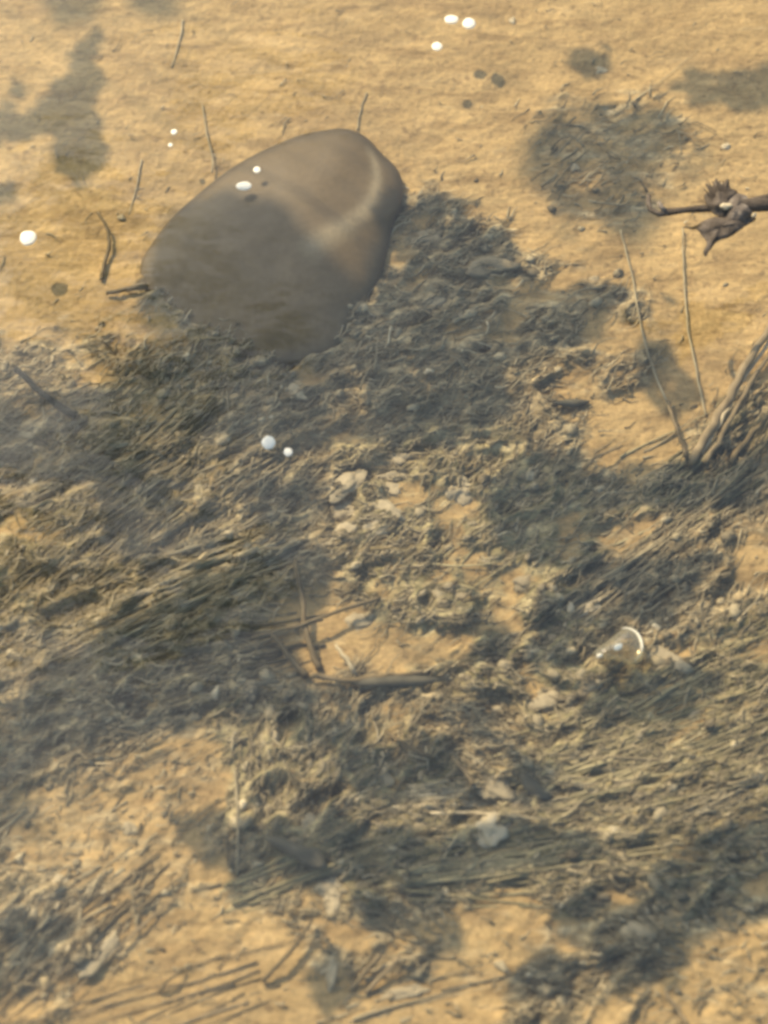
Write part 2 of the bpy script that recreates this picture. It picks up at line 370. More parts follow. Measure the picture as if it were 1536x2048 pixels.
# the loose litter that covers the rough parts: uncountable
mb = MB(); n = 0
while n < 15000:
    x = random.uniform(-60, 1600); y = random.uniform(-60, 2110)
    r = float(sample(ROUGH, np.array([x]), np.array([y]))[0])
    if random.random() > (r*1.15)**2 + .012: continue
    a = flow(x, y) + random.gauss(0, .38) + (math.pi if random.random() < .5 else 0)
    L = random.choice((14, 20, 28, 40, 60))*random.uniform(.7, 1.3)*(.6 if r < .3 else 1); t = min(1, max(0, random.gauss(.46, .17)))
    mb.tube(ang_pts(x, y, a, L, 3, random.uniform(0, .003), random.uniform(-.001, .004), .5), random.uniform(1.0, 3.2)*PX, .6*PX, 4, .4, t); n += 1
tag(mb.done('weed_litter', M_weed), kind='stuff'); bpy.data.objects['weed_litter']['label'] = 'grey-brown litter of dead weed fibres strewn over the silt'; bpy.data.objects['weed_litter']['category'] = 'weed litter'
mb = MB(); n = 0
while n < 1100:
    x = random.uniform(-60, 1600); y = random.uniform(-60, 2110)
    r = float(sample(ROUGH, np.array([x]), np.array([y]))[0])
    if random.random() > (r*1.1)**2 + .003: continue
    p = on(x, y); s_ = random.choice((3, 4, 5, 7, 9, 12))*PX*random.uniform(.7, 1.2)
    mb.blob(p + Vector((0, 0, s_*.15)), s_*1.25, s_*.8, s_*.45, flow(x, y) + random.gauss(0, .5), .45, n % 37, min(1, max(0, random.gauss(.48, .2))), 7, 5); n += 1
o = mb.done('fine_gravel', M_weed); tag(o, 'small pale and brown grit scattered over the bed', 'gravel', kind='stuff')

# ------------------------------------------------------------------ tufts of combed weed
def tuft(x, y, ang, spread, L, count, width, mat, tone, label, rad=(1.2, 3.2), lift=.010, area=None, wav=.08, flowy=.12, cat='water weed'):
    root = empty('water_weed', on(x, y), label, cat, 'tufts of water weed combed by the current')
    mb = MB(); hi = MB()
    for i in range(int(count*1.25)):
        if area: (x0, y0, x1, y1) = area; k = random.random(); sx = x0 + (x1-x0)*k + random.gauss(0, width); sy = y0 + (y1-y0)*k + random.gauss(0, width)
        else: sx = x + random.gauss(0, width); sy = y + random.gauss(0, width)
        l_ = L*random.uniform(.35, 1.1); a = R(ang) + random.gauss(0, R(spread*1.1))
        t = min(1, max(0, random.gauss(tone, .12)))
        z0 = random.uniform(-.005, .002); z1 = random.uniform(-.006, lift*.38)
        m = hi if t > tone + .13 and count >= 80 else mb
        m.tube(ang_pts(sx, sy, a, l_, 9, z0, z1, wav*random.uniform(.4, 1.7), flowy, bare=(mat is not M_twig and random.random() < .85)), random.uniform(rad[0]*.8, rad[1]*1.3)*PX, .4*PX, 5, .22, t, knob=.3)
    if len(hi.f) < 600:          # only a handful of pale ones: leave them with the rest
        k = len(mb.v); mb.v += hi.v; mb.tone += hi.tone; mb.f += [tuple(i + k for i in f) for f in hi.f]; hi = MB()
    mb.done('strands', mat, root)
    if hi.v: o = hi.done('pale_strands', mat, root); o['label'] = 'paler bleached strands'
    return root
TUFTS = [
    (620, 890, 214, 9, 520, 240, 60, M_weed, .40, 'grey-brown weed combed down-left from below the white glints at left centre', (1.2, 3.4), .010, (650, 900, 360, 860)),
    (560, 1090, 204, 5, 520, 130, 22, M_weed, .62, 'straw-coloured strands forming the bright diagonal streaks left of centre', (1.4, 4.0), .013, (580, 1085, 420, 1150)),
    (560, 1110, 207, 4, 620, 90, 30, M_weed, .55, 'long straw-coloured strands reaching the left edge above the big dark shadow', (1.6, 3.6), .012, (600, 1060, 380, 1200)),
    (620, 1270, 192, 5, 640, 110, 30, M_weed, .16, 'long grey strands crossing the big dark shadow at left', (1.2, 3.0), .010, (630, 1250, 520, 1380)),  # strands toned dark to deepen the shadow they cross
    (300, 950, 222, 7, 430, 150, 70, M_weed, .42, 'brown weed sloping to the left edge below the short dark stick', (1.2, 3.2), .010, (420, 920, 120, 940)),
    (420, 740, 222, 5, 240, 45, 26, M_weed, .60, 'short pale strands just below the left end of the large stone', (1.4, 4.0), .012, (430, 735, 330, 720)),
    (350, 1730, 223, 5, 520, 60, 26, M_twig, .5, 'dark thin stems running down to the lower left corner', (1.0, 2.8), .016, (350, 1735, 250, 1790)),
    (600, 1930, 196, 4, 640, 22, 34, M_twig, .6, 'brown stems sweeping along the bottom left edge of the picture', (1.4, 4.4), .016, (620, 1915, 480, 1975)),
    (200, 1860, 220, 8, 360, 90, 50, M_weed, .5, 'pale grey strands filling the lower left corner', (1.4, 4.0), .010, (240, 1860, 60, 1760)),
    (480, 1795, 18, 6, 420, 80, 18, M_olive, .45, 'olive strands fanning right above the bright sand at the bottom', (1.4, 3.6), .015, None),
    (800, 1775, 10, 4, 760, 110, 22, M_olive, .48, 'long olive rope of weed curving to the right edge near the white pebbles', (1.3, 3.4), .012, (780, 1780, 1000, 1690)),
    (1060, 1590, 20, 6, 560, 190, 42, M_olive, .56, 'yellow-olive weed spreading to the lower right edge', (1.3, 3.6), .012, (1000, 1560, 1250, 1540)),
    (1250, 1440, 25, 6, 400, 150, 40, M_olive, .46, 'olive weed streaming right just below the glassy drop', (1.2, 3.4), .012, (1200, 1480, 1380, 1400)),
    (1120, 1260, 36, 7, 480, 130, 34, M_weed, .42, 'grey weed slanting up to the right edge above the glassy drop', (1.2, 3.4), .012, (1100, 1270, 1220, 1120)),
    (1200, 1010, 32, 10, 460, 140, 44, M_olive, .42, 'dark olive weed below the reed stems at right', (1.2, 3.2), .012, (1180, 1020, 1400, 1000)),
    (830, 700, 14, 6, 330, 45, 26, M_weed, .50, 'grey strands lying in the pointed shadow right of the stone', (1.2, 3.4), .010, (800, 690, 900, 640)),
    (820, 1600, 2, 5, 300, 50, 16, M_weed, .66, 'flat pale blades lying level below the small dark hollow', (1.6, 4.5), .010, None),
    (640, 2030, 14, 10, 420, 90, 30, M_weed, .5, 'grey-brown weed at the middle of the bottom edge', (1.2, 3.6), .010, (600, 2040, 860, 1990)),
    (880, 1120, 50, 22, 220, 80, 36, M_olive, .5, 'olive green tuft in the middle of the picture', (1.2, 3.2), .014, (760, 1120, 960, 1100)),
    (1250, 940, 28, 9, 300, 60, 22, M_weed, .38, 'dark frayed weed left of the foot of the reeds', (1.2, 3.0), .012, (1160, 960, 1300, 920)),
    (1180, 1640, 172, 8, 330, 70, 30, M_weed, .56, 'pinkish brown weed above the small white pebble', (1.2, 3.4), .010, (1400, 1580, 1100, 1640)),
    (1536, 1560, 205, 5, 230, 26, 12, M_weed, .72, 'pale bent straw at the lower right edge', (1.6, 4.0), .016, None),
    (1300, 1790, 160, 20, 180, 60, 60, M_weed, .4, 'thin grey weed in the lower right shadow', (1.1, 2.6), .010, None),
    (120, 840, 200, 20, 200, 80, 50, M_weed, .4, 'matted grey weed beside the short dark stick at left', (1.2, 3.0), .010, (40, 840, 300, 820)),
    (1120, 400, 30, 22, 200, 60, 50, M_weed, .42, 'thin veil of grey weed left of the dead seed head', (1.0, 2.4), .010, (1090, 400, 1200, 280)),
]
for t in TUFTS: tuft(*t)

# ------------------------------------------------------------------ the big stone
g = NG('smooth_stone'); c = g.coords()
n1 = g.noise(c, 14, 5, .55); n2 = g.noise(c, 260, 3, .6)
col = g.ramp(n1, [(.3, (.105, .074, .034)), (.55, (.128, .091, .042)), (.75, (.150, .107, .052))])
col = g.mix(g.math('MULTIPLY', g.attr('silted'), .65), col, g.ramp(g.noise(c, 60, 5, .6), [(.35, (.185, .136, .070)), (.7, (.25, .185, .098))]))  # silt cover, lightened to lift the shaded lower half
col = g.mix(g.math('MULTIPLY', g.attr('band'), .8), col, (.30, .245, .15))
col = g.mix(.35, col, g.ramp(n2, [(.35, (.65, .65, .65)), (.65, (1.15, 1.15, 1.15))]), 'MULTIPLY')
col = g.mix(g.math('MULTIPLY', g.attr('rim_shade'), .9), col, (.055, .045, .03))  # occlusion shade along the rim, painted as a dark edge
col = g.mix(g.ramp(g.noise(c, 34, 6, .7), [(.58, (0, 0, 0)), (.70, (.4, .4, .4))]), col, (.09, .07, .04))
g.bump(g.math('ADD', n2, n1), .25, .001)
M_stone = g.fin(col, .5, .35)
cx_, cy_ = 560, 500; SH = .027
def smooth_poly(poly, n):
    out = []; m = len(poly)
    for k in range(n):
        t = k/n*m; i = int(t); f = t-i; p = [poly[(i+q-1) % m] for q in range(4)]
        out.append(tuple(.5*(2*p[1][d] + (p[2][d]-p[0][d])*f + (2*p[0][d]-5*p[1][d]+4*p[2][d]-p[3][d])*f*f + (3*p[1][d]-p[0][d]-3*p[2][d]+p[3][d])*f**3) for d in (0, 1)))
    return out
ring = smooth_poly(STONE, 120); arc = [(742, 300), (752, 330), (754, 362), (745, 395), (724, 425), (690, 450), (655, 470), (628, 490)]
arc = [(x, y) for x, y in arc]
def seg_d(px, py, a, b):
    vx, vy = b[0]-a[0], b[1]-a[1]; t = max(0, min(1, ((px-a[0])*vx + (py-a[1])*vy)/(vx*vx+vy*vy)))
    return math.hypot(px-a[0]-t*vx, py-a[1]-t*vy), t
verts = []; faces = []; band = []; silted = []; rim_shade = []; NR = 60
base = on(cx_, cy_)
for i in range(NR+1):
    r = 1 - i/NR
    for (x, y) in ring:
        qx = cx_ + (x-cx_)*r; qy = cy_ + (y-cy_)*r
        zz = SH*(1 - r**3.0)**.62 if r < 1 else 0
        # the stone is thick at its upper right end and dips under the silt at the lower left
        low = max(0, min(1, ((qx-430)*.45 - (qy-430)*.9 + 260)/330)); zz *= .40 + .60*low; zz -= .0055*(1-low)
        p = G(qx, qy, .004 + zz); p.z += .0016*mnoise.noise(Vector((p.x*22, p.y*22, 3))) + .0008*mnoise.noise(Vector((p.x*80, p.y*80, 1)))*(1-low)
        verts.append(p); d = min(seg_d(qx, qy, arc[k], arc[k+1])[0] for k in range(len(arc)-1))
        wd = 8 + 16*max(0, min(1, (qy-330)/150)); band.append(math.exp(-(d/wd)**2)); silted.append(1-low); rim_shade.append(math.exp(-((r-1)/.055)**2)*(1 if y < 420 or x > 700 else .2))
m = len(ring); 
for i in range(NR):
    for j in range(m): faces.append((i*m+j, i*m+(j+1) % m, (i+1)*m+(j+1) % m, (i+1)*m+j))
b0 = len(verts)
for (x, y) in ring: verts.append(G(x, y, .004) - Vector((0, 0, .02))); band.append(0); silted.append(1); rim_shade.append(1)
for j in range(m): faces.append((b0+j, b0+(j+1) % m, (j+1) % m, j))
faces.append(tuple(b0+j for j in range(m))[::-1])
o = build('stone', [v-base for v in verts], faces, M_stone, attrs={'band': band, 'silted': silted, 'rim_shade': rim_shade}); o.location = base
tag(o, 'large smooth grey-brown rounded stone with a pale curved band near its right end', 'stone')

# ------------------------------------------------------------------ sticks, stems and blades
def x0_(p): return p[0][0]*.37
def stick(name, label, cat, pts, r0, r1, mat, tone=.5, n=7, flat=1.0, belly=False, knob=.12, group=None, parts=None):
    """pts: (x, y, height above the bed); a smooth curve is run through them"""
    P = []
    for k in range(len(pts)-1):
        for q in range(5 if k < len(pts)-2 else 6):
            f = q/5; i = k; p = [pts[max(i-1, 0)], pts[i], pts[i+1], pts[min(i+2, len(pts)-1)]]
            P.append(tuple(.5*(2*p[1][d] + (p[2][d]-p[0][d])*f + (2*p[0][d]-5*p[1][d]+4*p[2][d]-p[3][d])*f*f + (3*p[1][d]-p[0][d]-3*p[2][d]+p[3][d])*f**3) for d in (0, 1, 2)))
    W3 = [on(x, y, h) for x, y, h in P]; mb = MB(); mb.tube(W3, r0*PX, r1*PX, n, flat, tone, belly, knob)
    for q in range(len(W3)):
        dz = Vector((mnoise.noise(Vector((q*.9, r0, x0_(pts)))), mnoise.noise(Vector((q*.9, r0+9, x0_(pts)))), 0))*r0*PX*.8
        for j in range(n): mb.v[q*n+j] += dz; mb.tone[q*n+j] = tone + .35*mnoise.noise(Vector((q*.8, j*.9, r0)))
    base = W3[0].copy(); o = build(name, [v-base for v in mb.v], mb.f, mat, attrs={'tone': mb.tone}); o.location = base
    return tag(o, label, cat, group)
ST = 'loose sticks lying on the bed'
stick('stick', 'short straight dark stick pointing to the upper left at the left edge', 'stick', [(28, 735, .020), (70, 775, .020), (105, 803, .017), (150, 832, .012)], 6, 9, M_dark, .3, group=ST)
stick('twig', 'thin brown twig bent like a bow left of the large stone', 'twig', [(196, 425, .008), (214, 455, .008), (218, 490, .006), (208, 530, .004), (203, 560, .002)], 3.2, 5, M_twig, .35, group=ST)
stick('twig', 'short dark twig touching the left end of the large stone', 'twig', [(212, 586, .004), (250, 579, .006), (292, 573, .006)], 4, 7, M_twig, .3, group=ST)
stick('twig', 'faint thin twig standing out left of the white-speckled sand', 'twig', [(283, 320, .001), (272, 380, .001), (258, 430, .0)], 2, 1.4, M_weed, .62, group=ST)
stick('twig', 'thin twig ending at the upper left rim of the large stone', 'twig', [(404, 205, .002), (414, 270, .003), (425, 315, .004), (424, 345, .004)], 1.3, 2.2, M_weed, .55, group=ST)
stick('twig', 'faint upright twig near the top left of the picture', 'twig', [(366, 40, .001), (358, 85, .001), (343, 135, .0)], 2.4, 1.6, M_weed, .68, group=ST)
stick('twig', 'fine twig touching the top of the large stone', 'twig', [(733, 185, .001), (720, 225, .001), (714, 262, .002)], 1.6, 1.6, M_weed, .6, group=ST)
stick('twig', 'brown twig standing in the tan patch at centre left', 'twig', [(588, 1120, .004), (604, 1190, .010), (612, 1260, .010), (640, 1340, .001)], 4.5, 7, M_twig, .35, group=ST)
stick('twig', 'thin straight twig crossing the tan patch at centre left', 'twig', [(505, 1275, .006), (600, 1250, .013), (690, 1218, .013), (760, 1196, .006)], 3, 4.5, M_twig, .45, group=ST)
stick('twig', 'short slanting twig at the lower left corner of the tan patch', 'twig', [(540, 1262, .008), (575, 1308, .008), (612, 1352, .004)], 4, 7, M_twig, .3, group=ST)
stick('twig', 'pale split twig leaning below the tan patch', 'twig', [(672, 1290, .006), (694, 1320, .006), (712, 1352, .001)], 4, 5, M_weed, .75, group=ST)
stick('stick', 'thick grey-brown stick lying level under the tan patch at the centre', 'stick', [(620, 1352, .006), (700, 1362, .007), (780, 1352, .006), (860, 1344, .001)], 6, 4.5, M_twig, .45, group=ST)
stick('stem', 'thin pale upright stem in the lower left quarter', 'stem', [(470, 1540, .001), (476, 1640, .004), (474, 1750, .001)], 3, 3.5, M_weed, .5, group=ST)
stick('twig', 'fine brown twig rising from the bottom left stems', 'twig', [(624, 1840, .008), (592, 1890, .008), (560, 1925, .008), (525, 1962, .003)], 3, 4.5, M_twig, .4, group=ST)
stick('twig', 'short fine twig slanting on the bright sand at bottom left', 'twig', [(368, 1938, .004), (335, 1962, .008), (318, 1985, .002)], 2.5, 3, M_twig, .4, group=ST)
stick('twig', 'slanting twig leaning to the right in the lower middle', 'twig', [(905, 1515, .008), (930, 1545, .008), (946, 1570, .003)], 4, 5, M_twig, .5, group=ST)
stick('twig', 'thin dark twig slanting at the middle of the lower half', 'twig', [(770, 1462, .006), (815, 1492, .008), (870, 1518, .004)], 3, 5, M_twig, .3, group=ST)
stick('twig', 'thin twig lying on the sand at the lower right', 'twig', [(1330, 1985, .003), (1352, 2016, .003), (1376, 2050, .003)], 4, 3, M_twig, .7, group=ST)
stick('twig', 'upper of two parallel twigs at the bottom centre', 'twig', [(762, 1908, .008), (730, 1945, .006), (700, 1980, .002)], 3.5, 4, M_twig, .6, group=ST)
stick('twig', 'lower of two parallel twigs at the bottom centre', 'twig', [(800, 1912, .008), (766, 1950, .006), (730, 1985, .002)], 3.5, 4, M_twig, .75, group=ST)
stick('blade', 'short curved dark blade on bright sand at right centre', 'grass blade', [(1166, 938, .004), (1196, 912, .010), (1246, 890, .005)], 5, 3, M_twig, .5, flat=.4)
RD = 'reed stems rising from the right-hand weed'
def reed(label, pts, r0, r1, tone, mat=M_twig): stick('reed_stem', label, 'reed', pts, r0, r1, mat, tone, 6, .6, False, .08, RD)
reed('thick brown reed stem, leftmost of those slanting to the right edge', [(1380, 925, .004), (1420, 862, .010), (1466, 776, .014), (1505, 712, .016), (1570, 610, .016)], 10, 8, .75)
reed('thin pale reed stem just right of the thick brown one', [(1402, 905, .004), (1448, 830, .010), (1492, 748, .012), (1570, 640, .012)], 5, 4, .9, M_weed)
reed('dark thin reed stem second from the thick brown one', [(1410, 925, .004), (1455, 850, .010), (1500, 768, .014), (1575, 660, .014)], 6, 4, .6)
reed('straight dark reed stem lowest at the right edge', [(1460, 925, .004), (1500, 872, .010), (1545, 825, .012), (1590, 780, .012)], 7, 4, .4)
reed('short brown stem leaning left onto the bright sand patch', [(1378, 930, .003), (1362, 880, .010), (1346, 838, .012), (1335, 800, .006)], 5, 3.5, .5)
reed('long faint stem rising to the left of the seed head stalk', [(1345, 830, .003), (1300, 720, .003), (1276, 620, .003), (1262, 540, .003), (1240, 460, .003)], 2.6, 2, .62, M_weed)
reed('long faint straight stem below the dead seed head', [(1412, 830, .003), (1392, 740, .003), (1374, 640, .003), (1367, 540, .003), (1366, 455, .004)], 2.8, 2, .62, M_weed)

# ------------------------------------------------------------------ dead seed head on its stalk, above the water
base = on(1430, 425); HZ = .11
sh = empty('dead_seed_head', base, 'dead grey seed head with a pointed husk, above the water at the upper right', 'seed head')
A = lambda x, y, h=0.0: G(x, y, HZ + h)
mb = MB(); mb.tube([A(1570, 408, .001), A(1520, 410, .002), A(1470, 412, .003), A(1420, 416), A(1370, 420), A(1335, 424)], 15*PX, 8*PX, 8, .8, .35, knob=.35)
mb.done('stalk', M_grey, sh)
mb = MB(); mb.tube([A(1340, 424), A(1318, 428), A(1302, 420), A(1296, 405), A(1298, 390)], 7*PX, 4.5*PX, 7, .9, .5, knob=.05); mb.done('hook', M_grey, sh)
mb = MB(); mb.tube([A(1330, 421, .002), A(1322, 414, .003), A(1318, 405, .003)], 6*PX, 5*PX, 6, .9, .7); mb.done('bud', M_grey, sh)
def leaf_mesh(outline, centre, h, curl, thick=.0012, tone=.5, rings=6):
    mb = MB(); ring_ = smooth_poly(outline, 60)
    for side in (1, 0):
        for i in range(rings+1):
            r = 1 - i/rings
            for x, y in ring_:
                qx = centre[0]+(x-centre[0])*r; qy = centre[1]+(y-centre[1])*r
                z = h + curl*(1-r*r) +   .0025*mnoise.noise(Vector((qx*.06, qy*.06, 0))) + .0008*mnoise.noise(Vector((qx*.2, qy*.2, 0)))
                qx += 1.6*r*mnoise.noise(Vector((x*.15, y*.15, 7))); qy += 1.6*r*mnoise.noise(Vector((x*.15, y*.15, 9)))
                mb.v.append(A(qx, qy, z) - Vector((0, 0, 0 if side else thick*(1 if r < .99 else .4)))); mb.tone.append(tone + .25*mnoise.noise(Vector((qx*.07, qy*.07, 4))))
    m = len(ring_); K = (rings+1)*m
    for s_ in (0, 1):
        for i in range(rings):
            for j in range(m):
                q = (s_*K+i*m+j, s_*K+i*m+(j+1) % m, s_*K+(i+1)*m+(j+1) % m, s_*K+(i+1)*m+j); mb.f.append(q if s_ else q[::-1])
    for j in range(m): mb.f.append((j, (j+1) % m, K+(j+1) % m, K+j))
    return mb
leaf_mesh([(1392, 452), (1410, 440), (1440, 432), (1480, 428), (1512, 436), (1490, 452), (1462, 472), (1435, 482), (1420, 500), (1412, 511), (1406, 505), (1413, 484), (1402, 468)], (1440, 452), .001, .004, tone=.45).done('husk', M_grey, sh)
leaf_mesh([(1432, 430), (1416, 412), (1408, 392), (1418, 382), (1410, 366), (1424, 372), (1432, 356), (1442, 368), (1456, 358), (1460, 374), (1474, 384), (1466, 402), (1476, 420), (1460, 432)], (1440, 402), .003, .005, tone=.4).done('frayed_bract', M_grey, sh)
leaf_mesh([(1450, 436), (1448, 400), (1466, 386), (1492, 392), (1506, 412), (1500, 436), (1476, 446)], (1474, 416), .002, .007, tone=.6).done('bract', M_grey, sh)
mb = MB(); mb.tube([A(1402, 452, .001), A(1386, 456, .001), A(1366, 454, .001)], 6*PX, 1.2*PX, 6, .8, .15); mb.done('spine', M_twig, sh)
mb = MB(); mb.blob(A(1452, 412, .008), 13*PX, 8*PX, 5*PX, .2, .3, 3, .95); mb.blob(A(1508, 430, .004), 7*PX, 4*PX, 4*PX, .8, .3, 5, .95); mb.done('pale_seeds', M_weed, sh)
mb = MB()
for q in range(9):
    a = R(50 + q*11); mb.tube([A(1438, 415, .004), A(1438+26*math.cos(a), 412-34*math.sin(a), .007), A(1438+38*math.cos(a+.1), 412-52*math.sin(a), .006)], 3*PX, 1*PX, 5, .6, .3)
mb.done('bristles', M_grey, sh)
# slender stalk that holds it up out of the water
mb = MB(); mb.tube([A(1452, 416), A(1600, 380, -.01), A(1700, 380, -.045)], 9*PX, 8*PX, 7, 1, .4, knob=.1); mb.done('root_stalk', M_grey, sh)

# ------------------------------------------------------------------ pebbles
g = NG('pale_pebble'); c = g.coords(); f = g.math('ADD', g.attr('tone'), g.math('MULTIPLY', g.math('SUBTRACT', g.noise(c, 170, 5, .6), .5), .6))
col = g.ramp(f, [(.1, (.12, .10, .065)), (.4, (.28, .23, .14)), (.7, (.44, .365, .23)), (1, (.62, .54, .39))]); g.bump(g.noise(c, 300, 4, .6), .4, .001); M_peb = g.fin(col, .6, .3)
PB = 'pale pebbles and clods half sunk in the silt'
def pebble(x, y, rx, ry, ang, tone, label, hgt=.34, group=PB, rough=.42):
    tone = tone - .12
    p = on(x, y); mb = MB(); mb.blob(Vector((0, 0, 0)), rx*PX, ry*PX*1.15, min(rx, ry)*PX*hgt, R(ang), rough, x*.13+y*.07, tone, 20, 14)
    o = build('pebble', mb.v, mb.f, M_peb, attrs={'tone': mb.tone}); o.location = p + Vector((0, 0, min(rx, ry)*PX*.02)); tag(o, label, 'pebble', group)
PEBS = [
    (692, 972, 44, 18, 48, .75, 'long pale clod slanting up-right, highest on the left of the paired clods'),
    (690, 1024, 25, 19, 15, .72, 'blocky pale clod on the left, second of its column'),
    (688, 1060, 23, 12, 25, .72, 'small pale clod on the left, lowest of its column'),
    (778, 984, 34, 13, 8, .75, 'flat pale clod pointing right, in the right-hand column'),
    (778, 1024, 30, 15, -25, .72, 'pale clod leaning down-right, under the flat one'),
    (752, 1054, 24, 17, 40, .78, 'rounded pale clod lowest in the right-hand column'),
    (738, 955, 20, 8, -10, .62, 'small low clod at the head of the paired clods'),
    (782, 953, 28, 9, 3, .66, 'thin level clod at the head of the right-hand column'),
    (795, 912, 38, 17, -18, .68, 'broad tan clod above the paired clods'),
    (920, 982, 26, 26, -60, .80, 'round pale stone right of the paired clods in the centre'),
    (668, 1090, 40, 6, 8, .8, 'narrow pale splinter pointing left below the paired clods'),
    (985, 1660, 30, 23, 30, .88, 'whitish round pebble in the lower middle, largest there'),
    (1036, 1610, 26, 18, 10, .66, 'tan round pebble just above the whitish one'),
    (986, 1572, 44, 20, -32, .66, 'bright tan wedge-shaped clod with flat ends'),
    (1436, 1680, 20, 17, 0, .82, 'whitish pebble at the end of the olive weed rope, far right'),
    (1230, 1662, 9, 7, 20, .95, 'tiny white pebble on pinkish weed'),
    (1276, 1870, 26, 18, 10, .62, 'pale grey pebble inside the lower right shadow'),
    (1162, 1226, 34, 9, 38, .88, 'bright elongated pale chip left of the glassy drop'),
    (1186, 1212, 18, 8, 38, .85, 'short pale chip touching the elongated one'),
    (590, 784, 22, 12, -35, .72, 'pale chip at the edge of the dark shadow below the stone'),
    (766, 1556, 15, 14, 0, .55, 'small grey pebble in the dark hollow of the lower middle'),
    (845, 1552, 8, 8, 0, .6, 'tiny grey pebble right of the small grey one in the dark hollow'),
    (620, 1650, 20, 12, -20, .55, 'grey pebble above the dark wedge-shaped leaf shadow'),
    (500, 1386, 14, 14, 0, .35, 'dull grey pebble in the big shadow at left centre'),
    (563, 1378, 9, 10, 0, .6, 'small pale pebble at the right end of the big left shadow'),
    (268, 1380, 10, 7, 0, .8, 'tiny white chip at the lower rim of the big left shadow'),
    (334, 1212, 13, 9, 0, .66, 'small pale star-like chip under the straw-coloured strands'),
    (922, 1190, 16, 13, 0, .6, 'small round olive pebble below the central tuft'),
    (1052, 1165, 26, 13, 20, .55, 'greyish clod at the left edge of the right-hand weed'),
    (1090, 1280, 26, 9, 8, .62, 'small flat grey chip left of the glassy drop'),
    (1330, 1320, 46, 15, -22, .70, 'curved sunlit clod right of the glassy drop'),
    (1180, 1370, 26, 14, 35, .66, 'pale clod just below the glassy drop'),
    (1100, 1400, 34, 20, 30, .66, 'sunlit tan clod left of and below the glassy drop'),
    (1385, 1430, 28, 14, 10, .62, 'pale flat pebble under the shadow right of the glassy drop'),
    (1135, 1470, 16, 9, 35, .7, 'small pale chip beneath the olive weed at right'),
    (720, 1245, 28, 19, 5, .66, 'squarish tan clod on the tan patch at the centre'),
    (668, 1800, 14, 34, 0, .78, 'upright pale chip on the sand at the bottom middle'),
    (655, 1775, 22, 14, 10, .70, 'rounded tan clod above the upright pale chip'),
    (665, 1930, 8, 34, -6, .74, 'thin upright pale chip near the bottom edge'),
    (810, 1985, 36, 9, 8, .72, 'thin level pale chip near the bottom edge'),
    (925, 630, 30, 8, 30, .68, 'thin pale chip in the shadow right of the large stone'),
    (716, 612, 10, 12, 0, .72, 'small round pale pebble touching the lower right of the large stone'),
    (712, 650, 16, 9, 60, .70, 'small pale chip below the round one at the stone\'s lower right'),
    (865, 605, 28, 12, 25, .55, 'brownish clod right of the large stone'),
    (985, 530, 48, 20, 12, .45, 'low brown clod in the upper part of the pointed shadow'),
    (850, 480, 44, 22, 35, .52, 'tan mottled clod close to the right side of the large stone'),
    (1190, 560, 14, 8, 0, .5, 'small tan lump near the tip of the pointed shadow'),
    (1452, 293, 10, 8, 0, .92, 'tiny bright chip above the dead seed head'),
    (1150, 335, 12, 12, 0, .72, 'small pale chip on the mottled patch at upper right'),
    (1025, 42, 7, 9, 0, .9, 'tiny pale chip right of the two big glints at the top'),
    (1200, 140, 14, 9, 0, .8, 'small pale chip under the small shadow at the top right'),
    (240, 885, 30, 9, 5, .78, 'thin pale chip in the left-hand weed'),
    (260, 1660, 14, 12, 0, .62, 'small pale pebble on the brown silt at lower left'),
    (120, 1762, 16, 8, 0, .8, 'small whitish chip on the brown silt near the left edge'),
    (420, 1670, 8, 18, 0, .72, 'small upright pale chip in the lower left dark patch'),
    (205, 1905, 46, 13, 55, .72, 'long pale chip slanting between the stems in the lower left corner'),
]
for p in PEBS: pebble(*p)

# dark sunken leaves and one leaf shadow
def sunk_leaf_or_shade(outline, label, h=.005, tone=.5, mat=M_dark):
    c0 = (sum(p[0] for p in outline)/len(outline), sum(p[1] for p in outline)/len(outline)); base = on(*c0)
    mb = MB(); ring_ = smooth_poly(outline, 40)
    for side in (1, 0):
        for i in range(6):
            r = 1 - i/5
            for x, y in ring_:
                qx = c0[0]+(x-c0[0])*r; qy = c0[1]+(y-c0[1])*r
                mb.v.append(G(qx, qy, base.z+h+.003*(1-r*r) - (0 if side else .0008)) - base); mb.tone.append(tone + .3*mnoise.noise(Vector((qx*.04, qy*.04, 2))))
    m = 40; K = 6*m
    for s_ in (0, 1):
        for i in range(5):
            for j in range(m): q = (s_*K+i*m+j, s_*K+i*m+(j+1) % m, s_*K+(i+1)*m+(j+1) % m, s_*K+(i+1)*m+j); mb.f.append(q if s_ else q[::-1])
    for j in range(m): mb.f.append((j, (j+1) % m, K+(j+1) % m, K+j))
    o = build('sunken_leaf_or_shade', mb.v, mb.f, mat, attrs={'tone': mb.tone}); o.location = base; tag(o, label, 'leaf', 'dark sunken leaves and one leaf shadow')
sunk_leaf_or_shade([(530, 1678), (560, 1672), (600, 1690), (640, 1700), (650, 1735), (618, 1732), (580, 1712)], 'dark wedge-shaped leaf shadow in the lower middle', tone=.7)  # dark sheet put in for a floating leaf's wedge shadow
sunk_leaf_or_shade([(690, 1358), (760, 1352), (850, 1352), (880, 1362), (800, 1374), (720, 1372)], 'dark narrow leaf along the thick level stick', tone=.6)
sunk_leaf_or_shade([(1105, 806), (1140, 798), (1180, 802), (1150, 815)], 'small dark leaf on bright sand at right', tone=.6)
sunk_leaf_or_shade([(1040, 1545), (1075, 1560), (1105, 1590), (1090, 1602), (1050, 1580)], 'dark leaf beside the bright tan wedge', tone=.7)

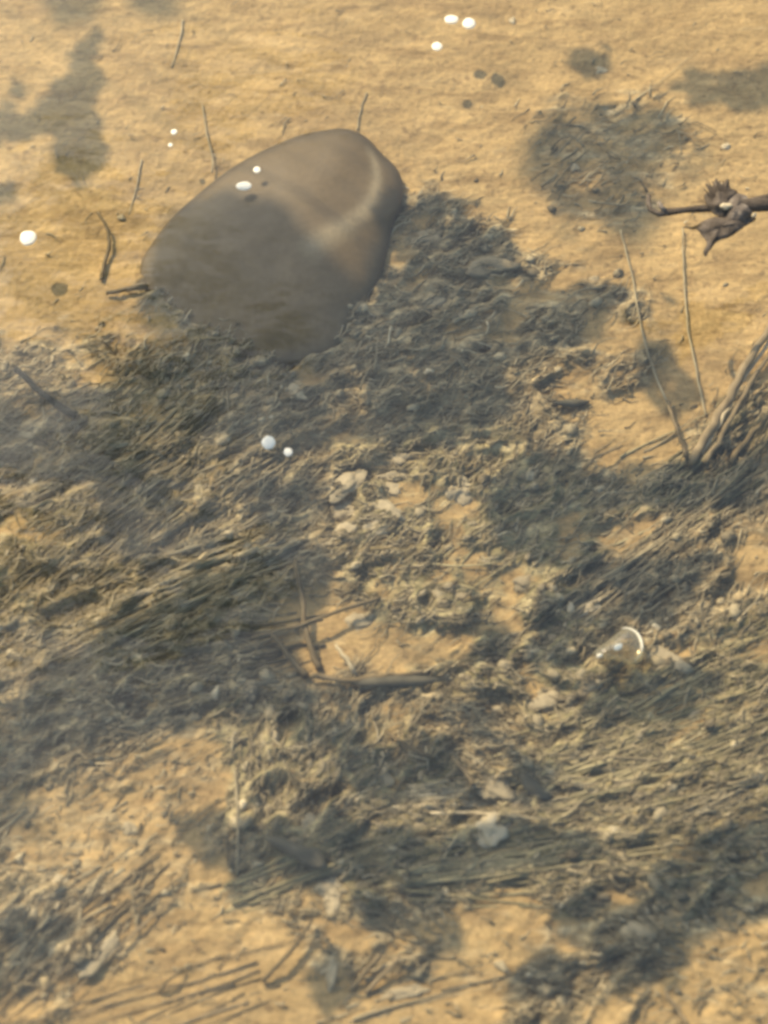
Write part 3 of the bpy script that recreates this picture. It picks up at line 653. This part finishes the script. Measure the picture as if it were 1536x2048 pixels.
# ------------------------------------------------------------------ the glassy drop
g = NG('clear_jelly'); b = g.b; b.inputs['Base Color'].default_value = (.95, .9, .75, 1); b.inputs['Roughness'].default_value = .06
gl = g.n('ShaderNodeBsdfGlossy', Roughness=.12); tr = g.n('ShaderNodeBsdfTransparent', Color=(.90, .86, .72, 1)); mx = g.n('ShaderNodeMixShader')
lw = g.n('ShaderNodeLayerWeight', Blend=.35); g.l(g.math('ADD', g.math('MULTIPLY', lw.outputs['Facing'], .55), .06), mx.inputs[0])
pale = g.n('ShaderNodeBsdfDiffuse', Color=(.80, .74, .55, 1)); m2 = g.n('ShaderNodeMixShader'); m2.inputs[0].default_value = .45
g.l(gl.outputs[0], m2.inputs[1]); g.l(pale.outputs[0], m2.inputs[2])
g.l(tr.outputs[0], mx.inputs[1]); g.l(m2.outputs[0], mx.inputs[2]); g.l(mx.outputs[0], g.out.inputs['Surface']); g.t.nodes.remove(b)
M_jelly = g.m
dp = on(1240, 1300); drop = empty('jelly_drop', dp, 'small clear glassy drop with bright glints on the weed at right', 'jelly drop')
DR = smooth_poly([(1186, 1306), (1215, 1282), (1245, 1260), (1266, 1255), (1281, 1270), (1290, 1298), (1286, 1318), (1262, 1330), (1235, 1322), (1205, 1316)], 48)
mb = MB()
for i in range(13):
    r = 1 - i/12
    for x, y in DR: mb.v.append(G(1246+(x-1246)*r, 1294+(y-1294)*r, dp.z+.006+.010*math.sqrt(max(0, 1-r*r)))); mb.tone.append(.5)
for i in range(12):
    for j in range(48): mb.f.append((i*48+j, i*48+(j+1) % 48, (i+1)*48+(j+1) % 48, (i+1)*48+j))
b0 = len(mb.v)
for i in range(1, 6):
    r = 1 - i/5
    for x, y in DR: mb.v.append(G(1246+(x-1246)*r, 1294+(y-1294)*r, dp.z+.006-.005*math.sqrt(max(0, 1-r*r)))); mb.tone.append(.5)
for i in range(5):
    for j in range(48):
        a0 = j if i == 0 else b0+(i-1)*48+j; a1 = (j+1) % 48 if i == 0 else b0+(i-1)*48+(j+1) % 48
        mb.f.append((a1, a0, b0+i*48+j, b0+i*48+(j+1) % 48))
mb.done('jelly_body', M_jelly, drop)
M_glint = NG('glint_white').fin((.97, .92, .76), .5, .5)  # flat white that paints the glints on the drop and the water
mb = MB(); mb.blob(G(1236, 1294, dp.z+.017), 10*PX, 6*PX, 3*PX, .6, .08, 2); mb.done('glint', M_glint, drop)
mb = MB(); mb.blob(G(1199, 1311, dp.z+.012), 7*PX, 4*PX, 3*PX, .5, .15, 4); mb.done('glint', M_glint, drop)
mb = MB(); mb.tube([G(1250+34*math.cos(a_), 1292-36*math.sin(a_), dp.z+.011) for a_ in [R(100-13*q) for q in range(13)]], 2.6*PX, 4*PX, 8, .7, belly=True); mb.done('rim_glint', M_glint, drop)  # bright rim highlight painted as a white arc

# ------------------------------------------------------------------ sun glints on the water, painted as flat white blobs
def glint(x, y, r, label, z=WZ, rx=1.0):
    p = G(x, y, z); mb = MB(); mb.blob(Vector((0, 0, 0)), r*PX*rx, r*PX*1.1, r*PX*.3, 0, .05, x, .5, 26, 16)
    o = build('glint', mb.v, mb.f, M_glint); o.location = p; tag(o, label, 'glint', 'white blobs painted as sun glints on the water')
glint(938, 47, 15, 'large round white glint at the top, rightmost of three')
glint(903, 39, 12, 'dimmer glint touching the left of the large one at the top', rx=1.3)
glint(874, 93, 12, 'round white glint below the pair at the top')
glint(56, 476, 18, 'large white glint near the left edge')
glint(537, 885, 14, 'bright white glint in the weed at left centre')
glint(576, 904, 9, 'smaller dull glint right of the bright one in the weed')
glint(348, 264, 7, 'small glint on the sand left of the large stone')
glint(341, 290, 5, 'tiny glint just below the small one on the sand')
glint(488, 372, 11, 'glint on the upper left flank of the large stone', WZ, 1.5)
glint(514, 340, 8, 'smaller glint up-right of the one on the large stone', WZ)

# ------------------------------------------------------------------ overhanging shrub added out of view, shaped to cast the dappled shade
root_p = Vector((-1.9, 1.9, -.05))
gobo = empty('leaf_gobo', root_p, 'leafy shrub added out of view to shade the water', 'gobo')
g = NG('gobo_leaf_green'); M_gobo_leaf = g.fin((.07, .11, .03), .5, .3)
mb = MB(); tips = []
LZ = .62
for poly, dens in SHADE:
    LZ = 1.7 if poly[0] in ((318, 440), (-100, 780), (-100, 1500), (260, 940), (480, 940), (1060, 200), (60, -60), (245, -60)) else .62
    x0 = min(p[0] for p in poly); x1 = max(p[0] for p in poly); y0 = min(p[1] for p in poly); y1 = max(p[1] for p in poly)
    step = 11; X, Y = np.meshgrid(np.arange(x0-60, x1+60, step), np.arange(y0-60, y1+60, step))
    X = X + rng.uniform(-5, 5, X.shape); Y = Y + rng.uniform(-5, 5, Y.shape)
    wx = (smooth_noise(X+500, Y+500, 60, 21) - .5)*60; wy = (smooth_noise(X+500, Y+500, 60, 22) - .5)*60
    ok = inside(poly, X+wx, Y+wy) & ((smooth_noise(X+200, Y+900, 34, 33, 2)*.9 + .1*rng.random(X.shape)) < (.22 + .62*dens if dens < .9 else 2))
    xs, ys = X[ok], Y[ok]
    cxp = []
    for x, y in zip(xs, ys):
        gp = G(x, y, .006); h = LZ + random.uniform(-.05, .05); q = gp + sun_dir*(h/sun_dir.z)
        a = random.uniform(0, 6.28); L = random.uniform(12, 17)*PX; w = L*.42
        # leaf roughly facing the sun
        e1 = sun_dir.cross(Vector((math.cos(a), math.sin(a), .2))).normalized(); e2 = sun_dir.cross(e1).normalized()
        e2 = (e2 + sun_dir*random.uniform(-.3, .3)).normalized(); b = len(mb.v)
        for (s_, t_) in ((-1, 0), (-.35, 1), (.4, .8), (1, 0), (.4, -.8), (-.35, -1)): mb.v.append(q + e1*(L*s_) + e2*(w*1.7*t_) + sun_dir*(.0015 if t_ else 0)); mb.tone.append(.5)
        mb.f.append((b, b+1, b+2, b+3, b+4, b+5)); cxp.append(q)
    if cxp:
        c_ = sum(cxp, Vector())/len(cxp); tips.append(c_)
o = mb.done('gobo_leaves', M_gobo_leaf, gobo, smooth=False); o['kind'] = 'stuff'
mb = MB()
for tpt in tips:
    mid = tpt + sun_dir*2.6; P = []
    for k in range(15):
        f = k/14; P.append(root_p*(1-f)**2 + mid*2*f*(1-f) + (tpt + sun_dir*.02)*f*f)
    mb.tube(P, .0015, .0006, 5, 1, .5)
mb.done('gobo_branches', M_twig, gobo)
